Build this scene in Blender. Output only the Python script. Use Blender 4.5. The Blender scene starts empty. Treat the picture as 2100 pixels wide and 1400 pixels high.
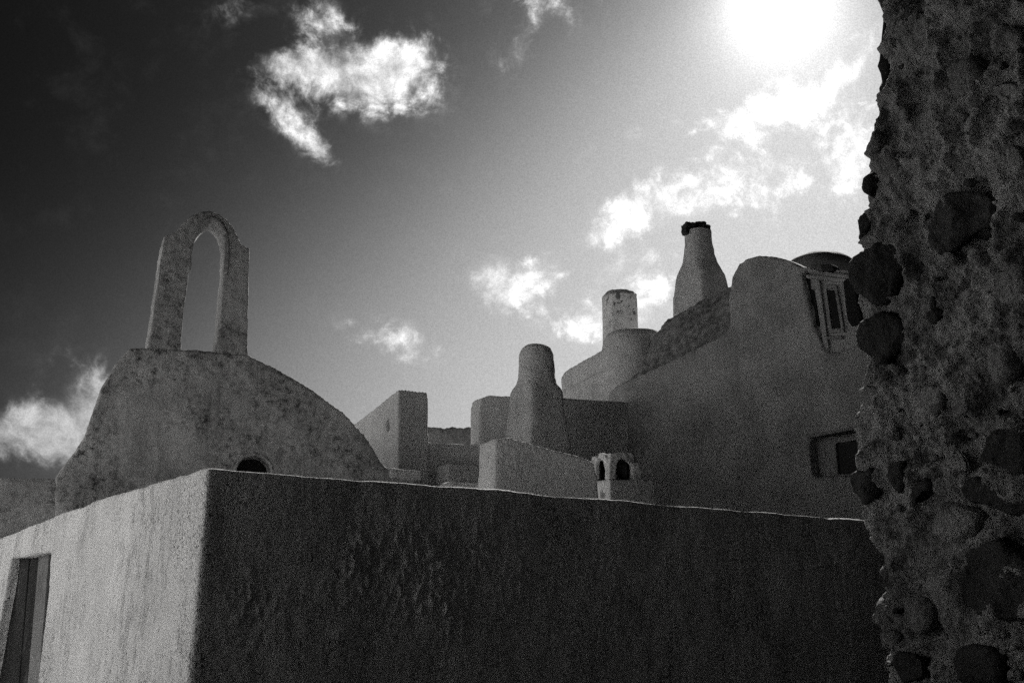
import bpy, bmesh, math, random
import numpy as np
from mathutils import Vector, Matrix, noise

C = bpy.context.scene.collection
S = bpy.context.scene
random.seed(7)

# ------------------------------------------------------------------ camera
PITCH = math.radians(15.8)
EYE = Vector((0, 0, 1.6))
F = 2041.7
cam_d = bpy.data.cameras.new('camera')
cam_d.lens = 35; cam_d.sensor_width = 36; cam_d.clip_end = 3000; cam_d.clip_start = .05
cam = bpy.data.objects.new('camera', cam_d); C.objects.link(cam)
cam.location = EYE; cam.rotation_euler = (math.radians(90) + PITCH, 0, 0)
S.camera = cam

# ------------------------------------------------------------------ light
SUN_EL, SUN_AZ = math.radians(33.4), math.radians(17.2)      # azimuth east of +Y
SUN = Vector((math.sin(SUN_AZ)*math.cos(SUN_EL), math.cos(SUN_AZ)*math.cos(SUN_EL), math.sin(SUN_EL)))
sd = bpy.data.lights.new('sun', 'SUN'); sd.energy = 5.0; sd.angle = math.radians(.5); sd.color = (1, .985, .96)
so = bpy.data.objects.new('sun', sd); C.objects.link(so)
so.rotation_euler = (-SUN).to_track_quat('-Z', 'Y').to_euler()
S.view_settings.view_transform = 'Standard'; S.view_settings.look = 'None'
S.view_settings.gamma = 1; S.view_settings.use_curve_mapping = False
EXPO = 0.6
S.view_settings.exposure = EXPO
S.cycles.use_denoising = False
S.cycles.max_bounces = 6; S.cycles.diffuse_bounces = 5
S.cycles.sample_clamp_indirect = 4


def ray(px, py):
    x, y = (px - 1050)/F, -(py - 700)/F
    c, s = math.cos(PITCH), math.sin(PITCH)
    return Vector((x, c - y*s, s + y*c))


# ------------------------------------------------------------------ world: black and white sky seen through a red filter
W = bpy.data.worlds.new('World'); S.world = W; W.use_nodes = True
nt = W.node_tree; nt.nodes.clear()
N = nt.nodes.new
L = nt.links.new


def val(x, sock):
    if isinstance(x, (int, float)): sock.default_value = x
    elif isinstance(x, (tuple, list, Vector)): sock.default_value = tuple(x)
    else: L(x, sock)


def M(op, a, b=None, c=None, clamp=False):
    n = N('ShaderNodeMath'); n.operation = op; n.use_clamp = clamp
    val(a, n.inputs[0])
    if b is not None: val(b, n.inputs[1])
    if c is not None: val(c, n.inputs[2])
    return n.outputs[0]


def VM(op, a, b=None, out=0):
    n = N('ShaderNodeVectorMath'); n.operation = op
    val(a, n.inputs[0])
    if b is not None: val(b, n.inputs[3] if op == 'SCALE' else n.inputs[1])
    return n.outputs[out]


def smooth(x, lo, hi, a=0., b=1.):
    n = N('ShaderNodeMapRange'); n.interpolation_type = 'SMOOTHSTEP'
    val(x, n.inputs[0]); n.inputs[1].default_value = lo; n.inputs[2].default_value = hi
    n.inputs[3].default_value = a; n.inputs[4].default_value = b
    return n.outputs[0]


tc = N('ShaderNodeTexCoord'); D = VM('NORMALIZE', tc.outputs['Generated'])
DEG = 180/math.pi
th = M('MULTIPLY', M('ARCCOSINE', M('MINIMUM', VM('DOT_PRODUCT', D, SUN, 1), .99999)), DEG)
sep = N('ShaderNodeSeparateXYZ'); L(D, sep.inputs[0])
el = M('MULTIPLY', M('ARCSINE', sep.outputs[2]), DEG)
e10 = M('SUBTRACT', el, 9.)
el = M('MULTIPLY', .5, M('ADD', M('ADD', el, 9.), M('SQRT', M('ADD', M('MULTIPLY', e10, e10), 50.))))   # smooth floor: even haze near the horizon
EXP = lambda x: M('POWER', math.e, x)
t1 = EXP(M('SUBTRACT', M('SUBTRACT', 10.72, M('DIVIDE', th, 4.84)), M('DIVIDE', el, 3.24)))
t1 = M('DIVIDE', t1, M('ADD', 1., M('MULTIPLY', t1, 1.45)))                   # bright low haze under the sun
t2 = M('MULTIPLY', .06, EXP(M('DIVIDE', M('MULTIPLY', th, th), -32.)))       # aureole
t3 = M('MULTIPLY', .26, EXP(M('DIVIDE', th, -10.1)))
t4 = M('MULTIPLY', 3.5, EXP(M('DIVIDE', th, -1.25)))
sky = N('ShaderNodeTexSky'); sky.sky_type = 'NISHITA'; sky.sun_disc = False
sky.sun_elevation = SUN_EL; sky.sun_rotation = SUN_AZ
sr = N('ShaderNodeSeparateColor'); L(sky.outputs[0], sr.inputs[0])
base = M('MULTIPLY', sr.outputs[0], .0011)                                  # red channel only
clear = M('ADD', M('ADD', t1, t2), M('ADD', t3, M('ADD', t4, base)))

# clouds: noise, gathered round the directions where the photograph has them
def fbm(scale, detail, rough, vec, dist=0.):
    n = N('ShaderNodeTexNoise'); n.inputs['Scale'].default_value = scale
    n.inputs['Detail'].default_value = detail; n.inputs['Roughness'].default_value = rough
    n.inputs['Distortion'].default_value = dist
    L(vec, n.inputs['Vector']); return n.outputs[0]


SEED = (9.3, 1.4, 0.8)
warp = N('ShaderNodeTexNoise'); warp.inputs['Scale'].default_value = 9; warp.inputs['Detail'].default_value = 3
L(D, warp.inputs['Vector'])
wv = VM('SCALE', VM('SUBTRACT', warp.outputs[1], (.5, .5, .5)), .05)
DW = VM('ADD', D, wv); DM = VM('ADD', D, VM('SCALE', wv, .3))
DN = VM('ADD', DW, SEED)
n1 = fbm(17., 9., .60, DN, .1)
n2 = fbm(60., 8., .66, DN, .15)
nz = M('ADD', M('MULTIPLY', M('SUBTRACT', n1, .5), 3.1), M('MULTIPLY', M('SUBTRACT', n2, .5), 1.7))
CL = [  # px, py, rx, ry, tilt(deg, + = rising to the right), weight
    (748, 160, 108, 55, 0, 1.2), (665, 50, 52, 32, -20, .65), (835, 115, 60, 42, 15, .8), (592, 138, 75, 28, 5, .8),
    (588, 252, 55, 22, -35, .75), (655, 305, 45, 24, -45, .7),
    (470, 25, 55, 25, 25, .22), (1150, 10, 110, 45, -10, .45), (1075, 118, 30, 28, 0, .42),
    (1035, 580, 72, 52, -5, 1.35), (1130, 560, 45, 25, -10, .5), (805, 697, 95, 34, -6, .72), (1330, 425, 120, 40, 5, 1.0), (1230, 488, 80, 22, 12, .6), (1350, 520, 90, 20, 10, .25), (1250, 300, 120, 20, 20, .2),
    (1290, 635, 100, 45, 15, 1.05), (1200, 675, 45, 25, 0, .6), (1690, 170, 210, 42, 26, .72), (1560, 400, 170, 70, -10, .42), (1080, 60, 90, 30, 60, .3), (1760, 300, 60, 80, -20, .8), (1520, 232, 90, 30, 14, .75), (1400, 110, 60, 20, 20, .0),
    (1570, 345, 110, 40, -10, .5), (1770, 120, 90, 30, 30, .3), (1745, 555, 70, 26, -30, .8), (20, 880, 150, 36, 4, .9), (185, 820, 60, 70, 30, .85), (130, 895, 120, 38, 10, .7),
]
# more of the same scattered clouds over the sky behind and beside the camera
rc = random.Random(3)
cl = []
for (px, py, rx, ry, tilt, w) in CL:
    c = ray(px, py).normalized()
    cl.append((c, rx/F, ry/F, tilt, w))
for _ in range(7):
    a = math.radians(rc.uniform(75, 330)); e = math.radians(rc.uniform(18, 60))
    c = Vector((math.sin(a)*math.cos(e), math.cos(a)*math.cos(e), math.sin(e)))
    cl.append((c, rc.uniform(.06, .12), rc.uniform(.03, .05), rc.uniform(-20, 20), 1.))
mask = None
for c, rx, ry, tilt, w in cl:
    e = Vector((0, 0, 1)).cross(c).normalized() * -1
    if e.dot(Vector((1, 0, 0)).cross(Vector((0, 0, 1)))) is None: pass
    e = c.cross(Vector((0, 0, 1))).normalized(); u = e.cross(c)
    a = math.radians(tilt)
    e2 = e*math.cos(a) + u*math.sin(a); u2 = u*math.cos(a) - e*math.sin(a)
    dx = M('DIVIDE', M('SUBTRACT', VM('DOT_PRODUCT', DM, e2, 1), 0), rx)
    dy = M('DIVIDE', VM('DOT_PRODUCT', DM, u2, 1), ry)
    front = M('GREATER_THAN', VM('DOT_PRODUCT', D, c, 1), .5)
    r2 = M('MULTIPLY_ADD', dx, dx, M('MULTIPLY', dy, dy))
    g = M('MULTIPLY', M('MULTIPLY', EXP(M('MULTIPLY', r2, -.8)), w), front)
    mask = g if mask is None else M('ADD', mask, g)
mask = M('MINIMUM', mask, 1.35)
dens = smooth(M('ADD', M('MULTIPLY', M('SUBTRACT', mask, .55), 1.15), nz), -.20, .95)
dens = M('MULTIPLY', dens, smooth(mask, .05, .5))
body = M('MULTIPLY', smooth(M('ADD', mask, M('MULTIPLY', nz, .35)), .25, 1.35), .8)
dens = M('SUBTRACT', 1., M('MULTIPLY', M('SUBTRACT', 1., M('MULTIPLY', dens, .9)), M('SUBTRACT', 1., body)))
veil = M('MULTIPLY', M('MULTIPLY', smooth(nz, -.1, .9), smooth(mask, .0, .5, .05, 1.)), .22)
# cloud brightness: scattered sunlight, brighter towards the sun
cb = M('MINIMUM', M('ADD', .22, M('MULTIPLY', 2.4, EXP(M('DIVIDE', th, -19.)))), 1.1)
cb = M('MULTIPLY', cb, smooth(n1, .30, .70, .55, 1.2))
cb = M('MULTIPLY', cb, smooth(n2, .30, .70, .72, 1.22))
dd = M('MINIMUM', M('ADD', M('MULTIPLY', dens, .93), veil), 1.)
tot = M('ADD', M('MULTIPLY', clear, M('SUBTRACT', 1., dd)), M('MULTIPLY', M('ADD', cb, M('MULTIPLY', clear, .35)), dd))
# pixel-scale noise added over the whole sky as film grain
fine = fbm(900., 2., .8, D)
tot = M('MULTIPLY', tot, smooth(fine, .3, .7, .84, 1.16))
cmb = N('ShaderNodeCombineColor')
for i in range(3): L(tot, cmb.inputs[i])
bg = N('ShaderNodeBackground'); L(cmb.outputs[0], bg.inputs[0]); bg.inputs[1].default_value = 1.0/2**EXPO
wo = N('ShaderNodeOutputWorld'); L(bg.outputs[0], wo.inputs[0])


# ------------------------------------------------------------------ materials
def mat(name, albedo, speck=.0, speck_scale=9., spread=(.5, .62), dark=.25, streak=0., bump=.3, bscale=55., lumps=0., lscale=7., pits=0., rough=.9, var=.15, chips=0.):
    m = bpy.data.materials.new(name); m.use_nodes = True
    t = m.node_tree; t.nodes.clear(); N = t.nodes.new; L = t.links.new
    def math_(op, a, b, clamp=False):
        n = N('ShaderNodeMath'); n.operation = op; n.use_clamp = clamp
        for i, v in enumerate((a, b)):
            if isinstance(v, (int, float)): n.inputs[i].default_value = v
            else: L(v, n.inputs[i])
        return n.outputs[0]
    def ms(x, lo, hi, a=0., b=1.):
        n = N('ShaderNodeMapRange'); n.interpolation_type = 'SMOOTHSTEP'; L(x, n.inputs[0])
        for i, v in enumerate((lo, hi, a, b)): n.inputs[i+1].default_value = v
        return n.outputs[0]
    geo = N('ShaderNodeNewGeometry'); pos = geo.outputs['Position']
    def nz(scale, detail=4, r=.6, sz=1., v=None):
        mp = N('ShaderNodeMapping'); mp.inputs['Scale'].default_value = (1, 1, sz); L(pos, mp.inputs[0])
        n = N('ShaderNodeTexNoise'); n.inputs['Scale'].default_value = scale; n.inputs['Detail'].default_value = detail
        n.inputs['Roughness'].default_value = r; L(mp.outputs[0], n.inputs['Vector']); return n.outputs[0]
    f = ms(nz(1.7, 5, .6), .3, .7, 1-var, 1+var*.6)
    f = math_('MULTIPLY', f, ms(nz(30, 3, .7), .25, .75, 1-var*.5, 1+var*.4))
    if speck:
        area = ms(nz(1.1, 3, .6), .36, .58)
        s = ms(nz(speck_scale, 7, .78), spread[0], spread[1])
        k = math_('MULTIPLY', math_('MULTIPLY', s, math_('ADD', math_('MULTIPLY', area, .85), .15)), speck)
        f = math_('MULTIPLY', f, math_('SUBTRACT', 1., math_('MULTIPLY', k, 1-dark)))
    if streak:
        s = ms(nz(9, 6, .7, .10), .5, .72)
        f = math_('MULTIPLY', f, math_('SUBTRACT', 1., math_('MULTIPLY', s, streak)))
    if pits:
        area = ms(nz(2.2, 3, .6, .4), .47, .60)
        s = ms(nz(62, 4, .75, .9), .53, .61)
        f = math_('MULTIPLY', f, math_('SUBTRACT', 1., math_('MULTIPLY', math_('MULTIPLY', s, area), pits)))
    if chips:
        s = math_('MULTIPLY', ms(nz(9, 5, .65, .7), .54, .57), ms(nz(2.6, 2, .5), .45, .55))
        f = math_('MULTIPLY', f, math_('SUBTRACT', 1., math_('MULTIPLY', s, chips)))
    v = math_('MULTIPLY', f, albedo)
    cc = N('ShaderNodeCombineColor')
    for i in range(3): L(v, cc.inputs[i])
    b = N('ShaderNodeBsdfPrincipled'); L(cc.outputs[0], b.inputs['Base Color']); b.inputs['Roughness'].default_value = rough
    b.inputs['Specular IOR Level'].default_value = .12
    last = None
    if lumps:
        h = math_('MULTIPLY', ms(nz(lscale, 4, .6, .45), .48, .70), ms(nz(.9, 2, .5), .42, .58))
        n = N('ShaderNodeBump'); n.inputs['Strength'].default_value = 1; n.inputs['Distance'].default_value = lumps; L(h, n.inputs['Height'])
        last = n.outputs[0]
    n = N('ShaderNodeBump'); n.inputs['Strength'].default_value = 1; n.inputs['Distance'].default_value = bump*.02
    L(nz(bscale, 5, .65), n.inputs['Height'])
    if last is not None: L(last, n.inputs['Normal'])
    L(n.outputs[0], b.inputs['Normal'])
    o = N('ShaderNodeOutputMaterial'); L(b.outputs[0], o.inputs[0])
    return m


MT = dict(
    white=mat('whitewash', .70, streak=.15, bump=.9, bscale=60, lumps=.022, lscale=14, pits=.8),
    white2=mat('reflector_whitewash', .82, bump=.4, bscale=30, var=.05),
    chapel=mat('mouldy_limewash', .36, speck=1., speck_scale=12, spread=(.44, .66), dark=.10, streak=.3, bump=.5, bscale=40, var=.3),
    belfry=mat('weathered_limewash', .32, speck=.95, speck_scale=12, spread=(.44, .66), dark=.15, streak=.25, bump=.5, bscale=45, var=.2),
    mid=mat('terrace_limewash', .53, speck=.35, speck_scale=16, spread=(.55, .68), dark=.4, streak=.15, bump=.9, bscale=45, lumps=.008, lscale=14),
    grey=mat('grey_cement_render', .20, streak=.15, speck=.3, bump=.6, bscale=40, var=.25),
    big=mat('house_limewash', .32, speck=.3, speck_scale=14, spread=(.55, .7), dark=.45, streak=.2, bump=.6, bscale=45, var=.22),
    peel=mat('peeling_limewash', .62, chips=.75, speck=.3, bump=.6, bscale=30),
    slope=mat('stained_roof_render', .27, speck=.9, speck_scale=7, spread=(.42, .62), dark=.35, streak=.2, bump=1.2, bscale=22, var=.3),
    lava=mat('dark_lava_stone', .05, speck=.5, speck_scale=20, bump=1.5, bscale=25, var=.4, rough=.85),
    basalt=mat('blocker_masonry', .02, speck=.5, speck_scale=8, bump=1.5, bscale=10, var=.4),
    stone=mat('grey_lava_stone', .22, speck=.6, speck_scale=18, bump=1.4, bscale=30, var=.35),
    mortar=mat('earth_mortar', .37, speck=.9, speck_scale=6, spread=(.46, .60), dark=.20, bump=2.2, bscale=42, lumps=.015, lscale=22, var=.35),
    wood=mat('old_painted_boards', .025, speck=.8, speck_scale=25, spread=(.5, .6), dark=.3, chips=-1.5, streak=.4, bump=.6, bscale=60, var=.5),
    shutter=mat('dark_shutter_paint', .02, streak=.3, bump=.3, bscale=60),
    frame=mat('worn_white_frame', .26, streak=.3, speck=.5, bump=.3),
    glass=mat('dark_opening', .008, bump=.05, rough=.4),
    ground=mat('lane_paving', .03, speck=.6, speck_scale=6, bump=1.0, bscale=20, var=.3),
    terrace=mat('reflector_paving', .55, speck=.4, speck_scale=6, bump=1.0, bscale=20),
)


# ------------------------------------------------------------------ helpers
def thing(name, label, cat, loc=(0, 0, 0), group=None):
    o = bpy.data.objects.new(name, None); C.objects.link(o); o.location = loc
    o.empty_display_size = .2
    o['label'] = label; o['category'] = cat
    if group: o['group'] = group
    return o


def obj(name, me, m, parent=None, label=None):
    o = bpy.data.objects.new(name, me)
    me.materials.clear(); me.materials.append(m)
    C.objects.link(o)
    if parent is not None:
        o.parent = parent
        loc = Vector((0, 0, 0)); p = parent
        while p is not None: loc += p.location; p = p.parent
        o.location = -loc                          # mesh data is in world coordinates
    if label: o['label'] = label
    return o


class Plane:
    """A vertical plane through point c with horizontal direction d."""
    def __init__(s, c, d):
        s.c = Vector(c); s.d = Vector((d[0], d[1], 0)).normalized(); s.n = Vector((s.d.y, -s.d.x, 0))
    def at(s, px, py):
        r = ray(px, py); t = (s.c - EYE).dot(s.n)/r.dot(s.n)
        return EYE + r*t


def at(px, py, Y):
    r = ray(px, py); return EYE + r*(Y/r.y)


def H(x, y): return Vector((x, y, 0))


def prism(bm, pts, vec):
    a = [bm.verts.new(p) for p in pts]; b = [bm.verts.new(p + vec) for p in pts]
    n = len(pts); fs = [bm.faces.new(a), bm.faces.new(b[::-1])]
    for i in range(n): fs.append(bm.faces.new((a[i], b[i], b[(i+1) % n], a[(i+1) % n])))
    bmesh.ops.recalc_face_normals(bm, faces=fs)
    bmesh.ops.triangulate(bm, faces=fs[:2])
    return fs


def loft(bm, rings, cap=True):
    vs = [[bm.verts.new(p) for p in r] for r in rings]; fs = []
    n = len(rings[0])
    for k in range(len(rings)-1):
        for i in range(n): fs.append(bm.faces.new((vs[k][i], vs[k][(i+1) % n], vs[k+1][(i+1) % n], vs[k+1][i])))
    if cap: fs.append(bm.faces.new(vs[0][::-1])); fs.append(bm.faces.new(vs[-1]))
    bmesh.ops.recalc_face_normals(bm, faces=fs)


def arch_strip(bm, outer, inner, vec):
    """solid band between two open polylines with equal counts, extruded by vec"""
    n = len(outer)
    A = [bm.verts.new(p) for p in outer]; B = [bm.verts.new(p) for p in inner]
    A2 = [bm.verts.new(p+vec) for p in outer]; B2 = [bm.verts.new(p+vec) for p in inner]
    fs = []
    for i in range(n-1):
        fs += [bm.faces.new((A[i], A[i+1], B[i+1], B[i])), bm.faces.new((A2[i], B2[i], B2[i+1], A2[i+1])),
               bm.faces.new((A[i], A2[i], A2[i+1], A[i+1])), bm.faces.new((B[i], B[i+1], B2[i+1], B2[i]))]
    for i in (0, n-1): fs.append(bm.faces.new((A[i], B[i], B2[i], A2[i])))
    bmesh.ops.recalc_face_normals(bm, faces=fs)


def resample(pts, n):
    d = [0]
    for a, b in zip(pts, pts[1:]): d.append(d[-1] + math.hypot(b[0]-a[0], b[1]-a[1]))
    out = []
    for i in range(n):
        t = d[-1]*i/(n-1); k = 0
        while k < len(d)-2 and d[k+1] < t: k += 1
        u = (t-d[k])/max(1e-9, d[k+1]-d[k])
        out.append((pts[k][0]*(1-u)+pts[k+1][0]*u, pts[k][1]*(1-u)+pts[k+1][1]*u))
    return out


def chaikin(pts, n=2, closed=True):
    for _ in range(n):
        q = []
        m = len(pts)
        for i in range(m if closed else m-1):
            a, b = pts[i], pts[(i+1) % m]
            q.append(a*.75 + b*.25); q.append(a*.25 + b*.75)
        pts = q
    return pts


def to_mesh(bm, name):
    me = bpy.data.meshes.new(name); bm.to_mesh(me); bm.free(); return me


def soft(bm, name, voxel=.04, smooth=6, amp=.01, scale=2.5, amp2=0., scale2=12., cut=None, aniso=1., ridge=0., extra=None):
    """merge the shells of bm into one rounded hand-plastered surface with uneven relief"""
    me = to_mesh(bm, name)
    o = bpy.data.objects.new('tmp', me); C.objects.link(o); tmp = [o]
    if cut is not None:
        cm = to_mesh(cut, 'cut'); co = bpy.data.objects.new('tmpc', cm); C.objects.link(co); tmp.append(co)
        b = o.modifiers.new('b', 'BOOLEAN'); b.operation = 'DIFFERENCE'; b.object = co; b.solver = 'EXACT'; b.use_self = True
    r = o.modifiers.new('r', 'REMESH'); r.mode = 'VOXEL'; r.voxel_size = voxel
    if smooth:
        s = o.modifiers.new('s', 'SMOOTH'); s.factor = .5; s.iterations = smooth
    dg = bpy.context.evaluated_depsgraph_get()
    out = bpy.data.meshes.new_from_object(o.evaluated_get(dg))
    out.name = name
    for t in tmp: bpy.data.objects.remove(t)
    n = len(out.vertices)
    co = np.empty(n*3); out.vertices.foreach_get('co', co); co = co.reshape(-1, 3)
    nm = np.empty(n*3); out.vertices.foreach_get('normal', nm); nm = nm.reshape(-1, 3)
    d = np.empty(n)
    for i in range(n):
        p = Vector((co[i, 0], co[i, 1], co[i, 2]*aniso))
        v = amp*noise.noise(p*scale) if amp else 0.
        if amp: v += amp*.45*noise.noise(p*scale*2.7)
        if amp2: v += amp2*noise.fractal(p*scale2, .8, 2.1, 4)
        if ridge: v += amp*ridge*(.5 - abs(noise.noise(Vector((p.x*5+p.z*2, p.y*5, p.z*4-p.x*2)))*2.2)) + amp2*.4*(.4-abs(noise.noise(p*31)*2))
        if extra: v += extra(co[i], nm[i])
        d[i] = v
    co = co + nm*d[:, None]
    out.vertices.foreach_set('co', co.ravel()); out.update()
    out.polygons.foreach_set('use_smooth', [True]*len(out.polygons))
    return out


def box_bm(bm, c, u, v, w):
    """box from corner c with edge vectors u, v, w"""
    prism(bm, [c, c+u, c+u+v, c+v], w)


def rough_stone(name, pts, vec, voxel, amp, scale=9.):
    bm = bmesh.new(); prism(bm, pts, vec)
    return soft(bm, name, voxel, 5, amp, scale, amp*.6, scale*3)


def stuff(o): o['kind'] = 'stuff'; return o


# ------------------------------------------------------------------ ground
bm = bmesh.new()
vs = [bm.verts.new(p) for p in [(-600, -600, 0), (600, -600, 0), (600, 600, 0), (-600, 600, 0)]]
bm.faces.new(vs)
o = obj('ground', to_mesh(bm, 'ground'), MT['ground']); o['kind'] = 'structure'

# ------------------------------------------------------------------ low whitewashed house in the foreground
A0 = at(425, 955, 5.0); A1 = at(1790, 1068, 7.7); A2 = at(0, 1105, 9.35)
PF = Plane(A0, A1 - A0); PL = Plane(A0, A2 - A0)
FN = H(-PF.d.y, PF.d.x)     # into the house, away from the camera
LN = H(PL.d.x, PL.d.y)
house = thing('low_house', 'low flat roofed house in front with pale left wall and dark lumpy front wall', 'house', (A0.x, A0.y, 0))
B1 = PF.at(2060, 1090); B2 = PL.at(-260, 1200)
bm = bmesh.new()
c0 = A0 - H(0, 0)
far = B1 + (B2 - A0); far.z = 2.35
top = [A0, PF.at(620, 972), PF.at(880, 990), PF.at(1360, 1032), B1, far, B2, PL.at(0, 1103), PL.at(150, 1042), PL.at(285, 997), PL.at(372, 971)]
a = [bm.verts.new(p) for p in top]; b = [bm.verts.new((p.x, p.y, -.2)) for p in top]; n = len(top)
cen = bm.verts.new((sum(p.x for p in top)/n, sum(p.y for p in top)/n, 2.30))
fs = [bm.faces.new(b[::-1])]
for i in range(n):
    fs.append(bm.faces.new((a[i], a[(i+1) % n], cen)))
    fs.append(bm.faces.new((a[i], b[i], b[(i+1) % n], a[(i+1) % n])))
bmesh.ops.recalc_face_normals(bm, faces=fs)
cut = bmesh.new()
dq = [PL.at(22, 1146), PL.at(103, 1133), PL.at(97, 1220), PL.at(84, 1330), PL.at(70, 1450), PL.at(60, 1640), PL.at(-50, 1640), PL.at(-25, 1400)]
inn = -H(PL.n.x, PL.n.y)
if inn.dot(H(1, 0)) < 0: inn = -inn
prism(cut, [p - inn*.3 for p in dq], inn*.40)
def blisters(c, n_):
    # raised blisters and runs of old limewash on the lane front
    if n_[0]*PF.d.y - n_[1]*PF.d.x < .6: return 0.
    u = (c[0]-A0.x)*PF.d.x + (c[1]-A0.y)*PF.d.y; z = c[2]
    m = math.exp(-((u-1.35)/.50)**2 - ((z-1.86)/.25)**2)*1.3 + .5*math.exp(-((u-.22)/.16)**2 - ((z-1.75)/.2)**2) + .45*math.exp(-((u-2.5)/.35)**2 - ((z-1.9)/.2)**2)
    m *= max(0., .8 + 1.5*noise.noise(Vector((u*3.1, z*3.1, 1.7))))
    if m < .05: return 0.
    a = noise.noise(Vector((u*36, z*17.0, 3.1))); b = noise.noise(Vector((u*20+4, z*8.5, 8.7)))
    return .020*min(1., m)*(max(0., a-.02)*1.6 + max(0., .22-abs(b))*1.6)


me = soft(bm, 'wall', .015, 8, .014, 2.2, .0022, 16., cut=cut, aniso=.5, extra=blisters)
obj('wall', me, MT['white'], house)
# boarded door deep in its reveal
def plank(parent, pts, th, m, name='plank'):
    bm = bmesh.new(); prism(bm, pts, inn*th)
    bmesh.ops.bevel(bm, geom=bm.edges[:], offset=.004, segments=1, affect='EDGES')
    return obj(name, to_mesh(bm, name), m, parent)
bm = bmesh.new(); prism(bm, [p + inn*.085 for p in (PL.at(0, 1120), PL.at(125, 1110), PL.at(90, 1660), PL.at(-70, 1660))], inn*.04)
door = obj('door', to_mesh(bm, 'door'), MT['wood'], house, 'boarded door with peeling paint in the pale side wall')
for k, (x0, x1) in enumerate(((26, 44), (45.5, 62), (64, 83), (85, 104))):
    q = [PL.at(x0, 1125), PL.at(x1, 1125), PL.at(x1-40, 1600), PL.at(x0-44, 1600)]
    o = plank(door, [p + inn*(.062 + .008*(k % 2)) for p in q], .02, MT['grey'] if k == 2 else MT['wood'])

# ------------------------------------------------------------------ chapel with belfry
VC = H(.9, .43).normalized(); UC = H(-.42, .9).normalized()
PC = Plane(at(400, 715, 11.8), VC)
chapel = thing('chapel', 'small chapel with a stained curved gable and an arched belfry standing on its top', 'chapel', (PC.c.x, PC.c.y, 0))
OUT = [(112, 1250), (112, 978), (150, 930), (176, 888), (188, 850), (207, 800), (236, 748), (264, 714), (282, 711), (330, 713), (380, 717), (450, 722), (510, 728), (560, 751), (640, 797), (705, 845), (750, 893), (786, 950), (800, 962), (840, 966), (866, 968), (868, 1250)]
bm = bmesh.new(); prism(bm, [PC.at(*p) for p in OUT], UC*.42)
cut = bmesh.new()
w = [(486, 1010), (484, 965), (490, 948), (503, 938), (520, 934), (538, 938), (551, 949), (556, 965), (556, 1010)]
prism(cut, [PC.at(*p) - UC*.2 for p in w], UC*.42)
obj('gable_wall', soft(bm, 'gable_wall', .03, 2, .02, 1.6, .008, 9., cut=cut), MT['chapel'], chapel)
# barrel vaulted nave behind the gable, kept under the gable line
bm = bmesh.new()
NV = [(130, 1250), (130, 1010), (175, 940), (205, 850), (250, 765), (300, 735), (500, 752), (630, 815), (700, 870), (745, 930), (760, 1250)]
prism(bm, [PC.at(*p) + UC*.3 for p in NV], UC*5.0 + Vector((0, 0, -.9)))
obj('nave', soft(bm, 'nave', .08, 8, .02), MT['chapel'], chapel)
# the dark round headed window
bm = bmesh.new(); prism(bm, [PC.at(*p) + UC*.19 for p in [(475, 1020), (475, 925), (565, 925), (565, 1020)]], UC*.02)
win = obj('window', to_mesh(bm, 'window'), MT['glass'], chapel, 'dark round headed window above the parapet')
bm = bmesh.new()
wi = resample(w, 15); wo_ = [(520 + (x-520)*1.17, 965 + (y-965)*1.22) for x, y in wi]
arch_strip(bm, [PC.at(*p) - UC*.025 for p in wo_], [PC.at(*p) - UC*.025 for p in wi], UC*.08)
obj('window_arch', soft(bm, 'window_arch', .015, 2, .006, 6.), MT['chapel'], chapel)
# belfry
o_px = [(303, 716), (312, 650), (319, 600), (327, 545), (333, 505), (337, 483), (350, 478), (363, 473), (374, 458), (393, 441), (412, 434), (430, 432), (448, 436), (466, 448), (480, 466), (490, 487), (495, 501), (503, 504), (512, 508), (511, 560), (510, 620), (508, 728)]
i_px = [(371, 720), (377, 650), (383, 600), (387, 560), (391, 525), (393, 506), (397, 492), (404, 480), (412, 469), (420, 460), (429, 453), (437, 449), (445, 455), (452, 463), (458, 475), (462, 488), (464, 500), (463, 520), (461, 545), (457, 590), (452, 650), (444, 728)]
bm = bmesh.new()
arch_strip(bm, [PC.at(*p) + UC*.01 for p in o_px], [PC.at(*p) + UC*.01 for p in i_px], H(-.42, .9)*.44)
# raised band round the head of the arch
obj('belfry', soft(bm, 'belfry', .018, 1, .010, 3.5, .006, 11.), MT['belfry'], chapel)
hd_o = [(383, 560), (385, 520), (389, 497), (396, 480), (406, 464), (420, 451), (434, 444), (447, 449), (458, 460), (466, 476), (470, 497), (470, 520), (467, 560)]
hd_i = [(391, 560), (393, 522), (397, 499), (404, 484), (413, 471), (424, 460), (436, 454), (445, 459), (453, 468), (458, 481), (461, 499), (460, 522), (457, 560)]
bm = bmesh.new(); arch_strip(bm, [PC.at(*p) - UC*.012 for p in hd_o], [PC.at(*p) - UC*.012 for p in hd_i], UC*.05)
obj('arch_moulding', soft(bm, 'arch_moulding', .012, 1, .006, 8.), MT['belfry'], chapel)
# ledge at the foot of the slope
bm = bmesh.new(); prism(bm, [PC.at(*p) - UC*.02 for p in [(798, 958), (866, 966), (866, 985), (798, 980)]], UC*.95)
obj('ledge', soft(bm, 'ledge', .025, 3, .008), MT['mid'], chapel)

# low flat building left of the chapel
PA = Plane(PC.c + UC*.03, VC)
annex = thing('annex_house', 'low dark flat roofed annex behind the chapel at the left edge', 'house', (PA.c.x, PA.c.y, 0))
bm = bmesh.new(); prism(bm, [PA.at(*p) for p in [(-420, 1250), (-420, 973), (0, 979), (140, 982), (160, 984), (160, 1250)]], UC*3)
obj('wall', soft(bm, 'wall', .06, 3, .02, 1.8, .004, 9.), MT['chapel'], annex)

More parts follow.
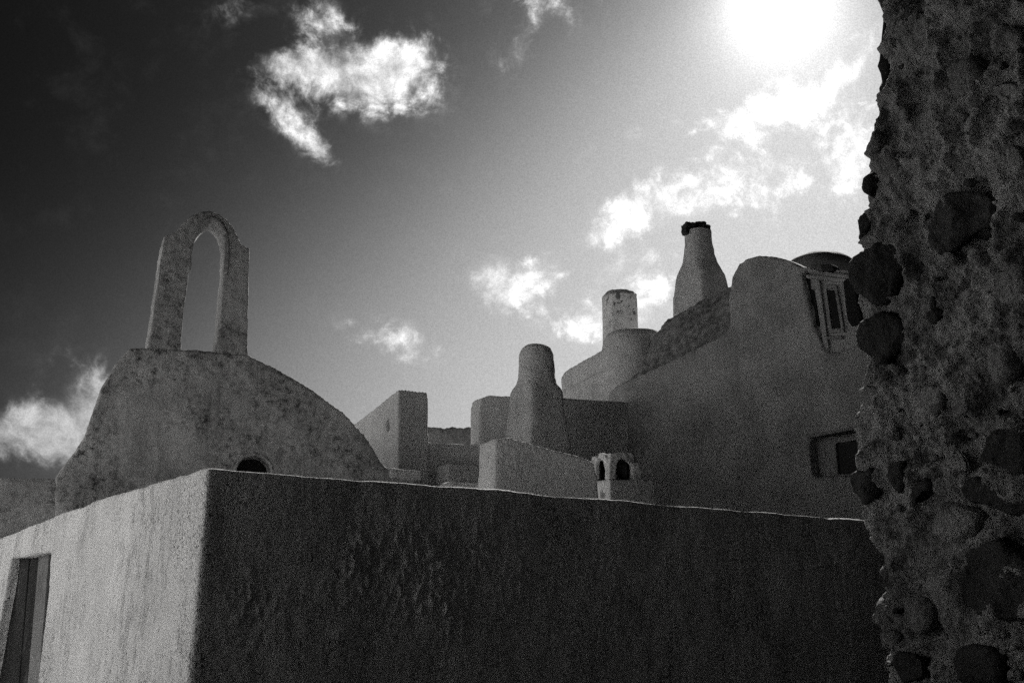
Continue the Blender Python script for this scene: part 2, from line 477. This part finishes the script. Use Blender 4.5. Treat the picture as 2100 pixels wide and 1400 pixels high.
# ------------------------------------------------------------------ big house on the right
UR = H(-.66, .75).normalized(); VR = H(.85, .53).normalized()
W0 = at(1757, 880, 14.0)
PW = Plane(W0, UR)
INR = H(.75, .66).normalized()
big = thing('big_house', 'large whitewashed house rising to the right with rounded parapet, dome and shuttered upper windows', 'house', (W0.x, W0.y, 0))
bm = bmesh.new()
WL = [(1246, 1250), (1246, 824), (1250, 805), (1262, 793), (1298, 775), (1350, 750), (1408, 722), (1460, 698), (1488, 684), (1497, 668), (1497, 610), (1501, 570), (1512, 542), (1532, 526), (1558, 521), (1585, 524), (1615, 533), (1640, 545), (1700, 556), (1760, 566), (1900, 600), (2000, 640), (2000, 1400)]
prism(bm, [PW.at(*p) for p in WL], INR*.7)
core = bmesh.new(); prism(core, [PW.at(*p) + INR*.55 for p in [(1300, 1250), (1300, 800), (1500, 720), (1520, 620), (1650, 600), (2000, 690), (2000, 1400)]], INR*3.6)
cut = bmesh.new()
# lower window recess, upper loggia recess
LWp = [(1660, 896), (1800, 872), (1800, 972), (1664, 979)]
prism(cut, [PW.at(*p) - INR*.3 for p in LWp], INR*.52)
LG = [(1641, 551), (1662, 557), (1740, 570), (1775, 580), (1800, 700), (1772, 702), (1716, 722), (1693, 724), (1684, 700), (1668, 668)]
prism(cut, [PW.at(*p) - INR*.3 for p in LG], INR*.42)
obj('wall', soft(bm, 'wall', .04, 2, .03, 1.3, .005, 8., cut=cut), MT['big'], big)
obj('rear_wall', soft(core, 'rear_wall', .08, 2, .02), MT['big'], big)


def panel(name, pts, off, th, m, parent, pl=PW, dirn=INR, label=None, bev=.006):
    bm = bmesh.new(); prism(bm, [pl.at(*p) + dirn*off for p in pts], dirn*th)
    if bev: bmesh.ops.bevel(bm, geom=bm.edges[:], offset=bev, segments=1, affect='EDGES')
    return obj(name, to_mesh(bm, name), m, parent, label)


# lower window: frame set in a deep reveal, dark pane
lw = panel('window', [(1700, 905), (1800, 889), (1800, 966), (1706, 972)], .19, .03, MT['glass'], big, label='dark square window low in the wall beside the rubble corner')
for q in ([(1692, 902), (1701, 904), (1707, 975), (1699, 978)], [(1692, 897), (1800, 879), (1800, 890), (1700, 907)], [(1699, 971), (1800, 965), (1800, 972), (1699, 979)]):
    f = panel('frame', q, .15, .05, MT['frame'], big); f.parent = lw; f.location = (0, 0, 0)
panel('lintel', [(1656, 893), (1800, 866), (1800, 873), (1658, 899)], -.05, .3, MT['grey'], big)
# upper loggia: facade with pilasters, slots and shutter
panel('loggia_wall', [(1640, 545), (1850, 560), (1850, 730), (1660, 730)], .10, .1, MT['big'], big)
panel('window', [(1644, 555), (1653, 556), (1656, 590), (1663, 592), (1675, 667), (1664, 666), (1652, 606), (1648, 590)], .085, .02, MT['glass'], big, label='narrow dark stepped window slot at the left of the upper storey')
uw = panel('window', [(1691, 592), (1705, 593), (1718, 670), (1702, 671)], .085, .02, MT['glass'], big, label='narrow dark upright window in the middle of the upper storey')
for q in ([(1684, 588), (1690, 588), (1701, 674), (1694, 674)], [(1706, 590), (1712, 590), (1726, 672), (1720, 672)], [(1684, 581), (1711, 583), (1712, 590), (1685, 589)], [(1694, 673), (1725, 672), (1727, 679), (1696, 681)]):
    f = panel('frame', q, .06, .05, MT['frame'], big, bev=.004); f.parent = uw; f.location = (0, 0, 0)
panel('pilaster', [(1667, 573), (1677, 575), (1696, 715), (1686, 717)], .045, .07, MT['big'], big)
panel('cornice', [(1650, 562), (1775, 575), (1775, 583), (1651, 569)], .03, .09, MT['big'], big)
panel('sill', [(1692, 689), (1722, 687), (1723, 693), (1694, 695)], .04, .08, MT['grey'], big)
sh = panel('shutter', [(1727, 577), (1735, 570), (1743, 572), (1754, 600), (1764, 650), (1760, 662), (1744, 668), (1736, 655)], .02, .05, MT['shutter'], big, label='dark open shutter hanging beside the rubble corner')
for k in range(8):
    y = 590 + k*8.6; x = 1735 + (y-590)*.14
    s = panel('slat', [(x, y), (x+16, y-1), (x+17, y+4), (x+1, y+5)], .005, .02, MT['shutter'], big, bev=0); s.parent = sh; s.location = (0, 0, 0)
panel('doorpost', [(1762, 590), (1767, 592), (1776, 655), (1771, 656)], .01, .1, MT['frame'], big)
# dome behind the parapet
PD = at(1677, 600, 17.2)
bm = bmesh.new()
rings = []
for k in range(13):
    a = math.pi/2*k/12*.985
    r = 1.0*math.cos(a); z = math.sin(a)
    rings.append([at(1677, 575, 17.2) + Vector((math.cos(t)*r*.74, math.sin(t)*r*.9, z*.50 - .02)) for t in [2*math.pi*i/40 for i in range(40)]])
lowr = [p + Vector((0, 0, -1.6)) for p in rings[0]]
loft(bm, [lowr] + rings)
obj('dome', soft(bm, 'dome', .04, 3, .02, 2.), MT['grey'], big)
panel('roof_vent', [(1680, 541), (1704, 541), (1708, 552), (1700, 557), (1684, 554)], .02, .2, MT['lava'], big, bev=.01)

# sloping stained roof with the turret, and the stepped parapet to its left
PS = Plane(PW.at(1400, 700) + INR*.75, UR)
bm = bmesh.new()
SL = [(1236, 1250), (1236, 800), (1300, 700), (1335, 672), (1358, 668), (1382, 647), (1430, 618), (1470, 600), (1500, 584), (1560, 580), (1560, 1250)]
# lower edge pulled towards the wall so that the roof leans back
up = [(1260, 800), (1298, 757), (1330, 712), (1350, 682), (1358, 668), (1382, 647), (1430, 618), (1470, 600), (1500, 582), (1560, 578)]
lo = [(1250, 808), (1276, 788), (1300, 775), (1322, 764), (1350, 752), (1400, 727), (1450, 704), (1486, 688), (1560, 650)]
U_ = [PS.at(*p) for p in up]; L_ = [PW.at(*p) + INR*.12 for p in lo]
B_ = [p + INR*1.4 + Vector((0, 0, -.1)) for p in U_]
rings = []
for a_, b_, c_ in zip(U_, L_, B_):
    rings.append([a_, b_, Vector((b_.x, b_.y, .5)), Vector((c_.x, c_.y, .5)), c_])
loft(bm, rings)
obj('sloping_roof', soft(bm, 'sloping_roof', .035, 4, .05, 2.6, .016, 7.), MT['slope'], big)
# turret
tc_ = at(1300, 720, 18.4)
tc_ = Vector((tc_.x, tc_.y, 0)); zt = at(1300, 672, 17.9).z
bm = bmesh.new()
R_ = .62
prof = [(R_*1.02, .3), (R_*1.02, zt-1.2), (R_, zt-.45), (R_*.985, zt-.22), (R_*.93, zt-.08), (R_*.8, zt+.01), (R_*.5, zt+.05), (R_*.15, zt+.06)]
loft(bm, [[tc_ + Vector((math.cos(t)*r, math.sin(t)*r, z)) for t in [2*math.pi*i/40 for i in range(40)]] for r, z in prof])
obj('turret', soft(bm, 'turret', .035, 5, .02, 2.), MT['mid'], big)
# stepped parapet going down to the left
PP = Plane(at(1240, 760, 18.2), UR)
bm = bmesh.new()
prism(bm, [PP.at(*p) for p in [(1151, 810), (1150, 775), (1156, 763), (1232, 717), (1272, 699), (1272, 745)]], INR*.45)
prism(bm, [PP.at(*p) - INR*.025 for p in [(1130, 1250), (1130, 812), (1152, 806), (1232, 765), (1272, 745), (1272, 1250)]], INR*.9)
obj('parapet', soft(bm, 'parapet', .03, 3, .018, 2.), MT['mid'], big)

# chimneys of the big house
def ngon_chimney(parent, cx, Y, half_px, y_top, y_bot, sides, m, name='chimney', label=None, taper=.97):
    c = at(cx, y_top, Y); zb = at(cx, y_bot, Y).z; r = half_px/F*Y/math.cos(PITCH)*.97
    bm = bmesh.new(); rr = []
    for z, k in ((zb, 1.0), (c.z-.30, taper), (c.z-.06, taper), (c.z, taper*.86)):
        rr.append([Vector((c.x + math.cos(t)*r*k, c.y + math.sin(t)*r*k, z)) for t in [2*math.pi*(i+.35)/sides for i in range(sides)]])
    loft(bm, rr)
    return obj(name, soft(bm, name, .018, 2, .012, 4., .004, 14.), m, parent, label), c, r


pc, c, r = ngon_chimney(big, 1270, 19.3, 41, 606, 740, 8, MT['peel'], label='short eight sided chimney with peeling whitewash')
bm = bmesh.new()
loft(bm, [[c + Vector((math.cos(t)*r*k*(1+.12*math.sin(3*t+1)), math.sin(t)*r*k, z)) for t in [2*math.pi*i/12 for i in range(12)]] for z, k in ((-.02, .82), (.035, .84), (.05, .6))])
cc = obj('cap_stone', soft(bm, 'cap_stone', .012, 1, .012, 7.), MT['stone'], big); cc.parent = pc; cc.location = (0, 0, 0)


def square_chimney(parent, axis, spec, uu, vv, m, voxel=.022, label=None):
    """spec: (z, half width, squareness 0..1, drift) rings; plan turns from round at the top to square at the foot"""
    bm = bmesh.new(); rr = []
    for z, a, sq, dr in spec:
        ring = []
        for i in range(48):
            t = 2*math.pi*i/48; c_, s_ = math.cos(t), math.sin(t)
            p = 2 + sq*14
            k = (abs(c_)**p + abs(s_)**p)**(-1/p)
            ring.append(Vector((axis.x, axis.y, z)) + (uu*c_ + vv*s_)*a*k + vv*dr)
        rr.append(ring)
    loft(bm, rr)
    return obj('chimney', soft(bm, 'chimney', voxel, 1, .014, 3., .004, 12.), m, parent, label)


YB = 18.0
ax = at(1436, 560, YB); zz = lambda py: at(1436, py, YB).z
px2m = lambda h: h/F*YB
sp = []
for py, half, sq in ((474, 26, 0), (500, 28, .0), (525, 30, .03), (540, 33, .06), (553, 39, .15), (568, 47, .35), (588, 56, .6), (612, 61, .8), (700, 64, .9)):
    # a square seen corner on spans 1.42 times its side, less when rounded
    wfac = 1.0 + .42*min(1, sq*1.6)
    sp.append((zz(py), px2m(half)/wfac, sq, 0))
bc = square_chimney(big, ax, sp[::-1], UR, VR, MT['mid'], label='tall bottle shaped chimney with dark stones on its mouth')
for (x0, x1, y0, y1, dz) in ((1404, 1428, 457, 476, .0), (1424, 1449, 456, 469, .12), (1440, 1458, 460, 474, .02), (1405, 1420, 468, 481, -.1)):
    p = at((x0+x1)/2, (y0+y1)/2, YB + dz); a, h = px2m(x1-x0)/2, px2m(y1-y0)/2
    bm = bmesh.new(); box_bm(bm, p + Vector((-a, -a, -h)), H(2*a, .06), H(-.05, 2.3*a), Vector((0, .0, 2*h)))
    s = obj('cap_stone', soft(bm, 'cap_stone', .014, 2, .02, 8., .01, 20.), MT['lava'], big); s.parent = bc; s.location = (0, 0, 0)

# ------------------------------------------------------------------ terrace house in the middle
VM_ = H(.85, .42).normalized(); UM = H(-.62, .78).normalized()
K0 = at(817, 800, 14.2)
PM = Plane(K0, VM_); PMU = Plane(K0, UM)
terr = thing('terrace_house', 'whitewashed terrace house between chapel and big house, stepped parapet walls and one round topped chimney', 'house', (K0.x, K0.y, 0))
bm = bmesh.new()
# pier with raking side
prism(bm, [PMU.at(*p) for p in [(817, 1100), (817, 797), (732, 865), (700, 893), (700, 1100)]], VM_*.47)
FR = [(817, 1150), (817, 880), (877, 905), (925, 909), (967, 911), (1060, 920), (1230, 920), (1230, 1150)]
prism(bm, [PM.at(*p) + VM_*.0 + UM*.02 for p in FR], UM*.38)
prism(bm, [PM.at(*p) for p in [(985, 1150), (985, 834), (989, 818), (1003, 811), (1030, 811), (1070, 813), (1290, 824), (1290, 1150)]], UM*.26)
cut = bmesh.new()
hp = PMU.at(795, 870); ho = [hp + Vector((0, 0, dz)) + UM*du for du, dz in ((-.05, -.09), (.03, -.1), (.06, .0), (.02, .11), (-.03, .08))]
prism(cut, [p - VM_*.1 for p in ho], VM_*.2)
obj('parapet', soft(bm, 'parapet', .024, 2, .010, 2.2, .004, 14., cut=cut), MT['mid'], terr)
# back terrace body (hidden bulk of the house)
bm = bmesh.new(); q = PM.at(880, 960) ; box_bm(bm, Vector((q.x, q.y, 0)) + UM*.3, VM_*3.2, UM*2.2, Vector((0, 0, 2.9)))
obj('wall', soft(bm, 'wall', .06, 3, .02), MT['mid'], terr)
# lower steps in front
for q in ([(892, 1100), (893, 955), (990, 962), (1010, 964), (1010, 1100)],):
    bm = bmesh.new(); prism(bm, [PM.at(*p) - UM*.35 for p in q], UM*.4)
    obj('step', soft(bm, 'step', .025, 3, .012, 3., .004, 12.), MT['mid'], terr)
bm = bmesh.new()
cq = at(965, 1003, 11.6)
loft(bm, [[Vector((cq.x, cq.y, 0)) + Vector((math.cos(t)*r_*.42, math.sin(t)*r_*.4, z)) for t in [2*math.pi*i/24 for i in range(24)]] for r_, z in ((1, 1.5), (1, cq.z-.03), (.8, cq.z+.05), (.3, cq.z+.09))])
obj('roof_hump', soft(bm, 'roof_hump', .025, 3, .02, 4.), MT['white'], terr)
# chimney
YC = 13.9
ax = at(1100, 800, YC); zc = lambda py: at(1100, py, YC).z
m_ = lambda h: h/F*YC
sp = []
for py, half, sq, wf in ((708, 10, 0, 1), (710, 22, 0, 1), (716, 29, 0, 1), (728, 33.5, 0, 1), (750, 34.5, 0, 1), (776, 36, 0, 1), (789, 37.5, .05, 1.02), (797, 42, .2, 1.1), (806, 48, .45, 1.22), (816, 51, .55, 1.28), (838, 55, .65, 1.34), (880, 62, .8, 1.38), (935, 71, .9, 1.4), (1040, 88, .9, 1.4)):
    sp.append((zc(py), m_(half)/wf, sq, 0))
square_chimney(terr, ax, sp[::-1], UM, VM_, MT['mid'], voxel=.02, label='round topped chimney on a flared square base')
# the dark shaded link wall towards the big house
Wc = PW.at(1286, 850)
PK = Plane(Wc, VM_)
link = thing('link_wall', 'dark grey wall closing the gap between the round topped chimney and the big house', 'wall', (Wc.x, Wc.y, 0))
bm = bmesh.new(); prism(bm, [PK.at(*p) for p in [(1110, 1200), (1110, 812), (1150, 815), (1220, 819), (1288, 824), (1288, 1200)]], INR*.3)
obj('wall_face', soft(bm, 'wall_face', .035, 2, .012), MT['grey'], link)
# rough dark wall seen through the gap
PR = Plane(at(920, 890, 16.0), H(1, .1))
rw = thing('stone_wall', 'rough dark stone wall seen through the gap beside the square pier', 'wall', (PR.c.x, PR.c.y, 0))
bm = bmesh.new(); prism(bm, [PR.at(*p) for p in [(850, 1100), (850, 874), (900, 876), (930, 878), (962, 876), (1040, 878), (1040, 1100)]], H(0, .4))
obj('wall_face', soft(bm, 'wall_face', .03, 1, .03, 4., .03, 12.), MT['stone'], rw)

# ------------------------------------------------------------------ wedge shaped garden wall
G0 = at(1016, 899, 9.6)
PG = Plane(G0, H(.80, .30)); PGU = Plane(G0, H(-.5, .85))
gw = thing('garden_wall', 'short wedge shaped plaster wall sloping down to the right with a bright left end', 'wall', (G0.x, G0.y, 0))
bm = bmesh.new()
GF = [(1011, 1200), (1016, 899), (1045, 897), (1090, 909), (1150, 926), (1200, 939), (1216, 948), (1224, 975), (1229, 1030), (1232, 1200)]
GU = H(-.5, .85).normalized()
prism(bm, [PG.at(*p) for p in GF], GU*.34)
obj('wall_face', soft(bm, 'wall_face', .016, 2, .010, 2.8, .004, 16.), MT['mid'], gw)

# ------------------------------------------------------------------ twin arched roof vent
V0 = at(1251, 981, 10.6)
VV = H(.85, .42).normalized(); UV = H(-.62, .78).normalized()
PV = Plane(V0, VV); PVU = Plane(V0, UV)
vent = thing('roof_vent', 'small whitewashed vent hood with two dark arched openings on a square block', 'roof vent', (V0.x, V0.y, 0))
bm = bmesh.new()
prism(bm, [PV.at(*p) + UV*.0 for p in [(1252, 1200), (1251, 981), (1340, 983), (1349, 1030), (1356, 1200)]], UV*.36)
obj('block', soft(bm, 'block', .018, 2, .010, 3., .004, 16.), MT['peel'], vent)
bm = bmesh.new()
oo = [(1250, 981), (1250, 955), (1252, 940), (1260, 930), (1272, 926), (1284, 925), (1298, 929), (1308, 943), (1315, 962), (1320, 981)]
ii = [(1264, 981), (1264, 962), (1266, 950), (1270, 943), (1276, 939), (1283, 939), (1290, 942), (1297, 951), (1302, 965), (1305, 981)]
arch_strip(bm, [PV.at(*p) for p in oo], [PV.at(*p) for p in ii], UV*.07)
prism(bm, [PV.at(*p) + UV*.27 for p in oo], UV*.07)
oo = [(1250, 981), (1250, 962), (1247, 948), (1243, 938), (1237, 930), (1230, 928), (1222, 933), (1218, 943), (1217, 958), (1217, 981)]
ii = [(1240, 981), (1240, 966), (1238, 954), (1235, 945), (1231, 941), (1227, 940), (1223, 944), (1221, 953), (1221, 966), (1222, 981)]
arch_strip(bm, [PVU.at(*p) for p in oo], [PVU.at(*p) for p in ii], VV*.07)
prism(bm, [PVU.at(*p) + VV*.30 for p in oo], VV*.06)
z0 = PV.at(1270, 938).z; c4 = Vector((V0.x, V0.y, z0)) + UV*.02 + VV*.03
box_bm(bm, c4, VV*.29, UV*.30, Vector((0, 0, .045)))
obj('hood', soft(bm, 'hood', .010, 1, .006, 8., .002, 20.), MT['peel'], vent)
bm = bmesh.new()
prism(bm, [PV.at(*p) + UV*.20 for p in [(1258, 980), (1258, 936), (1300, 936), (1306, 980)]], UV*.05)  # near-black panels: the shade inside the arches, put into colour
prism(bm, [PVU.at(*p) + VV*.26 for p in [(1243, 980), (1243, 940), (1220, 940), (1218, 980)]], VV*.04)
obj('shade_panel', to_mesh(bm, 'shade_panel'), MT['glass'], vent)
bm = bmesh.new(); box_bm(bm, Vector((V0.x, V0.y, V0.z-.01)) + UV*.12 + VV*.12, VV*.1, UV*.1, Vector((0, 0, .09)))
obj('rubble', soft(bm, 'rubble', .01, 2, .02, 12.), MT['stone'], vent)

# ------------------------------------------------------------------ ruined rubble wall at the right
E0 = Vector((1.62, 4.6, 0)); E1 = Vector((2.4, 3.0, 0))
PQ = Plane(E0, E1 - E0)
OUTN = H(-PQ.n.x, -PQ.n.y)
if OUTN.dot(H(-1, 0)) < 0: OUTN = -OUTN
ruin = thing('rubble_wall', 'tall rough rubble stone wall with dark lava stones and crumbling mortar at the right edge', 'wall', (E0.x, E0.y, 0))
SILH = [(1836, -260), (1832, -120), (1828, 0), (1822, 30), (1816, 70), (1822, 100), (1829, 112), (1818, 130), (1824, 150), (1808, 180), (1798, 215), (1790, 250), (1794, 300), (1786, 340), (1782, 400), (1789, 425), (1780, 455), (1784, 500), (1776, 520), (1774, 560), (1772, 600), (1778, 640), (1772, 680), (1778, 720), (1764, 760), (1759, 800), (1758, 850), (1762, 900), (1763, 950), (1772, 1000), (1790, 1040), (1795, 1070), (1806, 1090), (1813, 1150), (1809, 1200), (1801, 1240), (1811, 1290), (1825, 1340), (1830, 1400), (1836, 1700), (1840, 2100)]
bm = bmesh.new()
# slices so that the whole front keeps its batter
pts = [PQ.at(p[0]+7, p[1]) for p in SILH] + [PQ.at(2260, 2100), PQ.at(2260, -260)]
prism(bm, pts, H(.45, .89)*.55)
ruin_body = soft(bm, 'mortar', .013, 1, .055, 3.2, .034, 10., ridge=1.0)
obj('mortar', ruin_body, MT['mortar'], ruin)
# unseen wall masses added to keep skylight and bounce off the front wall
bm = bmesh.new()
e2 = PQ.at(2240, 700); e2.z = 0
box_bm(bm, Vector((e2.x, e2.y, -.1)), H(-.15, -9), H(.6, 0), Vector((0, 0, 6.3)))
box_bm(bm, Vector((2.08, 5.0, -.1)), H(1.9, 3.7), H(2.2, -.4), Vector((0, 0, 6.2)))  # hidden mass added so the front wall darkens to the right
obj('blocker_walls', soft(bm, 'blocker_walls', .09, 1, .08, 2., .03, 6.), MT['basalt'], ruin)

STN = [  # traced dark lava stones: outline, proud depth, material
    ([(1914, 430), (1932, 405), (1965, 388), (2000, 378), (2030, 385), (2045, 415), (2042, 450), (2015, 480), (1985, 500), (1955, 520), (1925, 535), (1912, 500)], .05, 'lava'),
    ([(1753, 565), (1760, 538), (1785, 518), (1820, 500), (1852, 497), (1862, 530), (1850, 575), (1835, 618), (1805, 632), (1775, 620), (1758, 595)], .10, 'lava'),
    ([(1759, 700), (1762, 668), (1785, 645), (1828, 634), (1850, 652), (1865, 672), (1858, 700), (1838, 730), (1815, 758), (1790, 735), (1765, 722)], .09, 'lava'),
    ([(1765, 470), (1771, 447), (1784, 430), (1798, 436), (1796, 462), (1788, 490), (1776, 496), (1768, 485)], .08, 'lava'),
    ([(1779, 385), (1782, 368), (1793, 360), (1797, 385), (1792, 408), (1783, 405)], .06, 'lava'),
    ([(1788, 300), (1795, 270), (1810, 262), (1814, 285), (1805, 305), (1790, 316)], .06, 'stone'),
    ([(1836, 230), (1850, 212), (1868, 220), (1872, 240), (1855, 250), (1840, 246)], .03, 'stone'),
    ([(1946, 130), (1968, 115), (2000, 120), (2012, 145), (2005, 175), (1975, 188), (1950, 170)], .05, 'stone'),
    ([(1936, 245), (1955, 226), (1990, 224), (1998, 240), (1975, 260), (1950, 272), (1938, 262)], .05, 'lava'),
    ([(1956, 275), (1968, 268), (1982, 290), (1975, 298), (1960, 288)], .04, 'lava'),
    ([(1980, 300), (2010, 285), (2040, 300), (2020, 330), (1985, 345), (1970, 325)], .05, 'stone'),
    ([(1819, 60), (1835, 10), (1870, 5), (1915, 40), (1918, 80), (1890, 110), (1850, 135), (1825, 118)], .05, 'stone'),
    ([(1905, 640), (1925, 630), (1940, 645), (1925, 670), (1905, 665)], .04, 'lava'),
    ([(1890, 660), (1905, 610), (1920, 605), (1918, 640), (1900, 665)], .03, 'stone'),
    ([(1752, 970), (1770, 962), (1800, 960), (1808, 985), (1800, 1012), (1788, 1032), (1768, 1020), (1756, 1000)], .09, 'lava'),
    ([(1966, 1215), (1985, 1150), (2005, 1122), (2050, 1112), (2095, 1135), (2130, 1160), (2130, 1290), (2060, 1280), (2010, 1262), (1985, 1240)], .06, 'lava'),
    ([(1972, 1000), (1990, 980), (2035, 978), (2080, 1000), (2110, 1020), (2110, 1050), (2080, 1058), (2030, 1035), (1985, 1030)], .06, 'lava'),
    ([(2012, 930), (2035, 890), (2075, 872), (2110, 880), (2110, 985), (2060, 985), (2020, 965)], .05, 'lava'),
    ([(1868, 1000), (1880, 985), (1905, 978), (1915, 1000), (1895, 1020), (1875, 1040)], .05, 'lava'),
    ([(1828, 960), (1840, 945), (1858, 940), (1860, 975), (1845, 1008), (1832, 1000)], .05, 'lava'),
    ([(1920, 1085), (1930, 1045), (1965, 1032), (2010, 1040), (2020, 1075), (1990, 1105), (1940, 1112)], .10, 'mortar'),
    ([(2030, 740), (2045, 700), (2075, 695), (2085, 740), (2060, 790), (2035, 780)], .05, 'stone'),
    ([(1808, 330), (1830, 318), (1850, 335), (1840, 375), (1815, 380)], .04, 'stone'),
    ([(1900, 150), (1925, 100), (1940, 108), (1930, 150), (1910, 175)], .04, 'stone'),
    ([(2030, 180), (2060, 165), (2098, 175), (2098, 210), (2055, 222)], .05, 'stone'),
    ([(2020, 60), (2055, 40), (2100, 55), (2100, 100), (2050, 105)], .05, 'stone'),
    ([(1935, 30), (1965, 12), (1995, 25), (1990, 60), (1955, 72)], .05, 'stone'),
    ([(2050, 560), (2080, 540), (2110, 560), (2105, 620), (2070, 635), (2045, 605)], .05, 'stone'),
    ([(1950, 600), (1975, 580), (2010, 590), (2005, 640), (1970, 655)], .05, 'stone'),
    ([(2060, 300), (2085, 290), (2110, 310), (2105, 350), (2070, 355)], .05, 'stone'),
    ([(1880, 800), (1905, 780), (1935, 795), (1930, 840), (1895, 850)], .04, 'stone'),
    ([(1950, 820), (1975, 800), (2000, 815), (1990, 855), (1960, 860)], .04, 'stone'),
    ([(1860, 1250), (1885, 1225), (1920, 1240), (1915, 1290), (1875, 1300)], .05, 'stone'),
    ([(1880, 1140), (1905, 1125), (1930, 1140), (1925, 1175), (1890, 1180)], .05, 'stone'),
    ([(1835, 1350), (1860, 1335), (1900, 1345), (1905, 1400), (1840, 1410)], .06, 'lava'),
    ([(1960, 1340), (2000, 1320), (2060, 1335), (2060, 1400), (1970, 1410)], .06, 'lava'),
    ([(1765, 810), (1775, 795), (1800, 800), (1800, 830), (1775, 840)], .05, 'stone'),
]
for poly, dep, mk in STN:
    P3 = chaikin([PQ.at(*p) for p in poly], 1)
    cen = sum(P3, Vector())/len(P3)
    bm = bmesh.new()
    loft(bm, [[cen + (p-cen)*k + OUTN*h for p in P3] for k, h in ((.9, -.14), (1.0, -.05), (.98, dep*.2), (.86, dep*.42), (.5, dep*.5))])
    obj('stone', soft(bm, 'stone', .014, 1, .03, 4., .009, 22., ridge=.8), MT[mk], ruin)
# smaller stones wedged in the mortar, sharing a few meshes
protos = []
for k in range(8):
    rk = random.Random(40+k); bm = bmesh.new()
    for _ in range(18):
        v = Vector((rk.gauss(0, 1), rk.gauss(0, 1), rk.gauss(0, 1))).normalized(); bm.verts.new(v*rk.uniform(.75, 1.15))
    bmesh.ops.convex_hull(bm, input=bm.verts[:]); 
    for v in [v for v in bm.verts if not v.link_faces]: bm.verts.remove(v)
    bmesh.ops.bevel(bm, geom=bm.edges[:], offset=.09, segments=2, affect='EDGES')
    me = to_mesh(bm, 'stone')
    me.materials.append(MT[('stone', 'mortar', 'mortar', 'stone', 'lava', 'mortar', 'stone', 'mortar')[k]]); protos.append(me)
rr = random.Random(11); placed = []; tries = 0
while len(placed) < 105 and tries < 6000:
    tries += 1
    x, y = rr.uniform(1815, 2120), rr.uniform(-20, 1420)
    s = rr.choice((7, 9, 12, 18, 26, 34))
    if any(math.hypot(x-a, y-b) < (s+c)*1.3 for a, b, c in placed): continue
    if any(abs(x-sum(q[0] for q in p)/len(p)) < 40+s*.6 and abs(y-sum(q[1] for q in p)/len(p)) < 45+s*.6 for p, _, _ in STN): continue
    placed.append((x, y, s))
    p = PQ.at(x, y); o = bpy.data.objects.new('stone', rr.choice(protos)); C.objects.link(o); o.parent = ruin
    r0 = s/F*p.y
    o.location = p - Vector(ruin.location) - OUTN*(r0*.12)
    o.scale = (r0*rr.uniform(.9, 1.6), r0*rr.uniform(.7, 1.1), r0*rr.uniform(.7, 1.3)); o.rotation_euler = (rr.uniform(-.9, .9), rr.uniform(-.9, .9), math.atan2(PQ.d.y, PQ.d.x))

# ------------------------------------------------------------------ unseen houses and paving added to bounce or block light
opp = thing('reflector_house', 'unseen whitewashed house across the lane, added to bounce sun onto the pale side wall', 'house', (-6, 4, 0))
bm = bmesh.new()
box_bm(bm, Vector((-3.5, 2.65, -.1)), H(-5.2, 7.0), H(-3, -1.5), Vector((0, 0, 4.8)))  # added reflector: throws sunlight back at the left wall
obj('wall', soft(bm, 'wall', .12, 2, .03), MT['white2'], opp)
row = thing('tall_reflector_house', 'unseen tall whitewashed house further up the lane, added to bounce sun onto left faces', 'house', (-12, 14, 0))
bm = bmesh.new()
box_bm(bm, Vector((-8.6, 9.4, -.1)), H(-8.5, 13.5), H(-4, -2), Vector((0, 0, 9.0)))  # second added reflector, brightens left faces of chapel and terrace
obj('wall', soft(bm, 'wall', .15, 2, .03), MT['white2'], row)
back = thing('blocker_house', 'unseen dark stone house behind the viewer, added to block sky from the front wall', 'house', (0, -6, 0))
bm = bmesh.new(); box_bm(bm, Vector((-3.6, -3.2, -.1)), H(9, 0), H(0, -3), Vector((0, 0, 8.0)))  # added blocker with a side wing, cuts sky from the front wall
box_bm(bm, Vector((-3.3, -3.4, -.1)), H(-.6, 5.6), H(-3, 0), Vector((0, 0, 7.0)))
obj('wall', soft(bm, 'wall', .12, 1, .05), MT['basalt'], back)
# unseen white paving added beside the pale wall to bounce sunlight up
bm = bmesh.new()
vs = [bm.verts.new(p) for p in [(-1.6, 5.05, .004), (-4.4, 3.35, .004), (-9, 10, .004), (-6, 13, .004)]]
bm.faces.new(vs); o = obj('reflector_lane', to_mesh(bm, 'reflector_lane'), MT['terrace']); o['kind'] = 'structure'
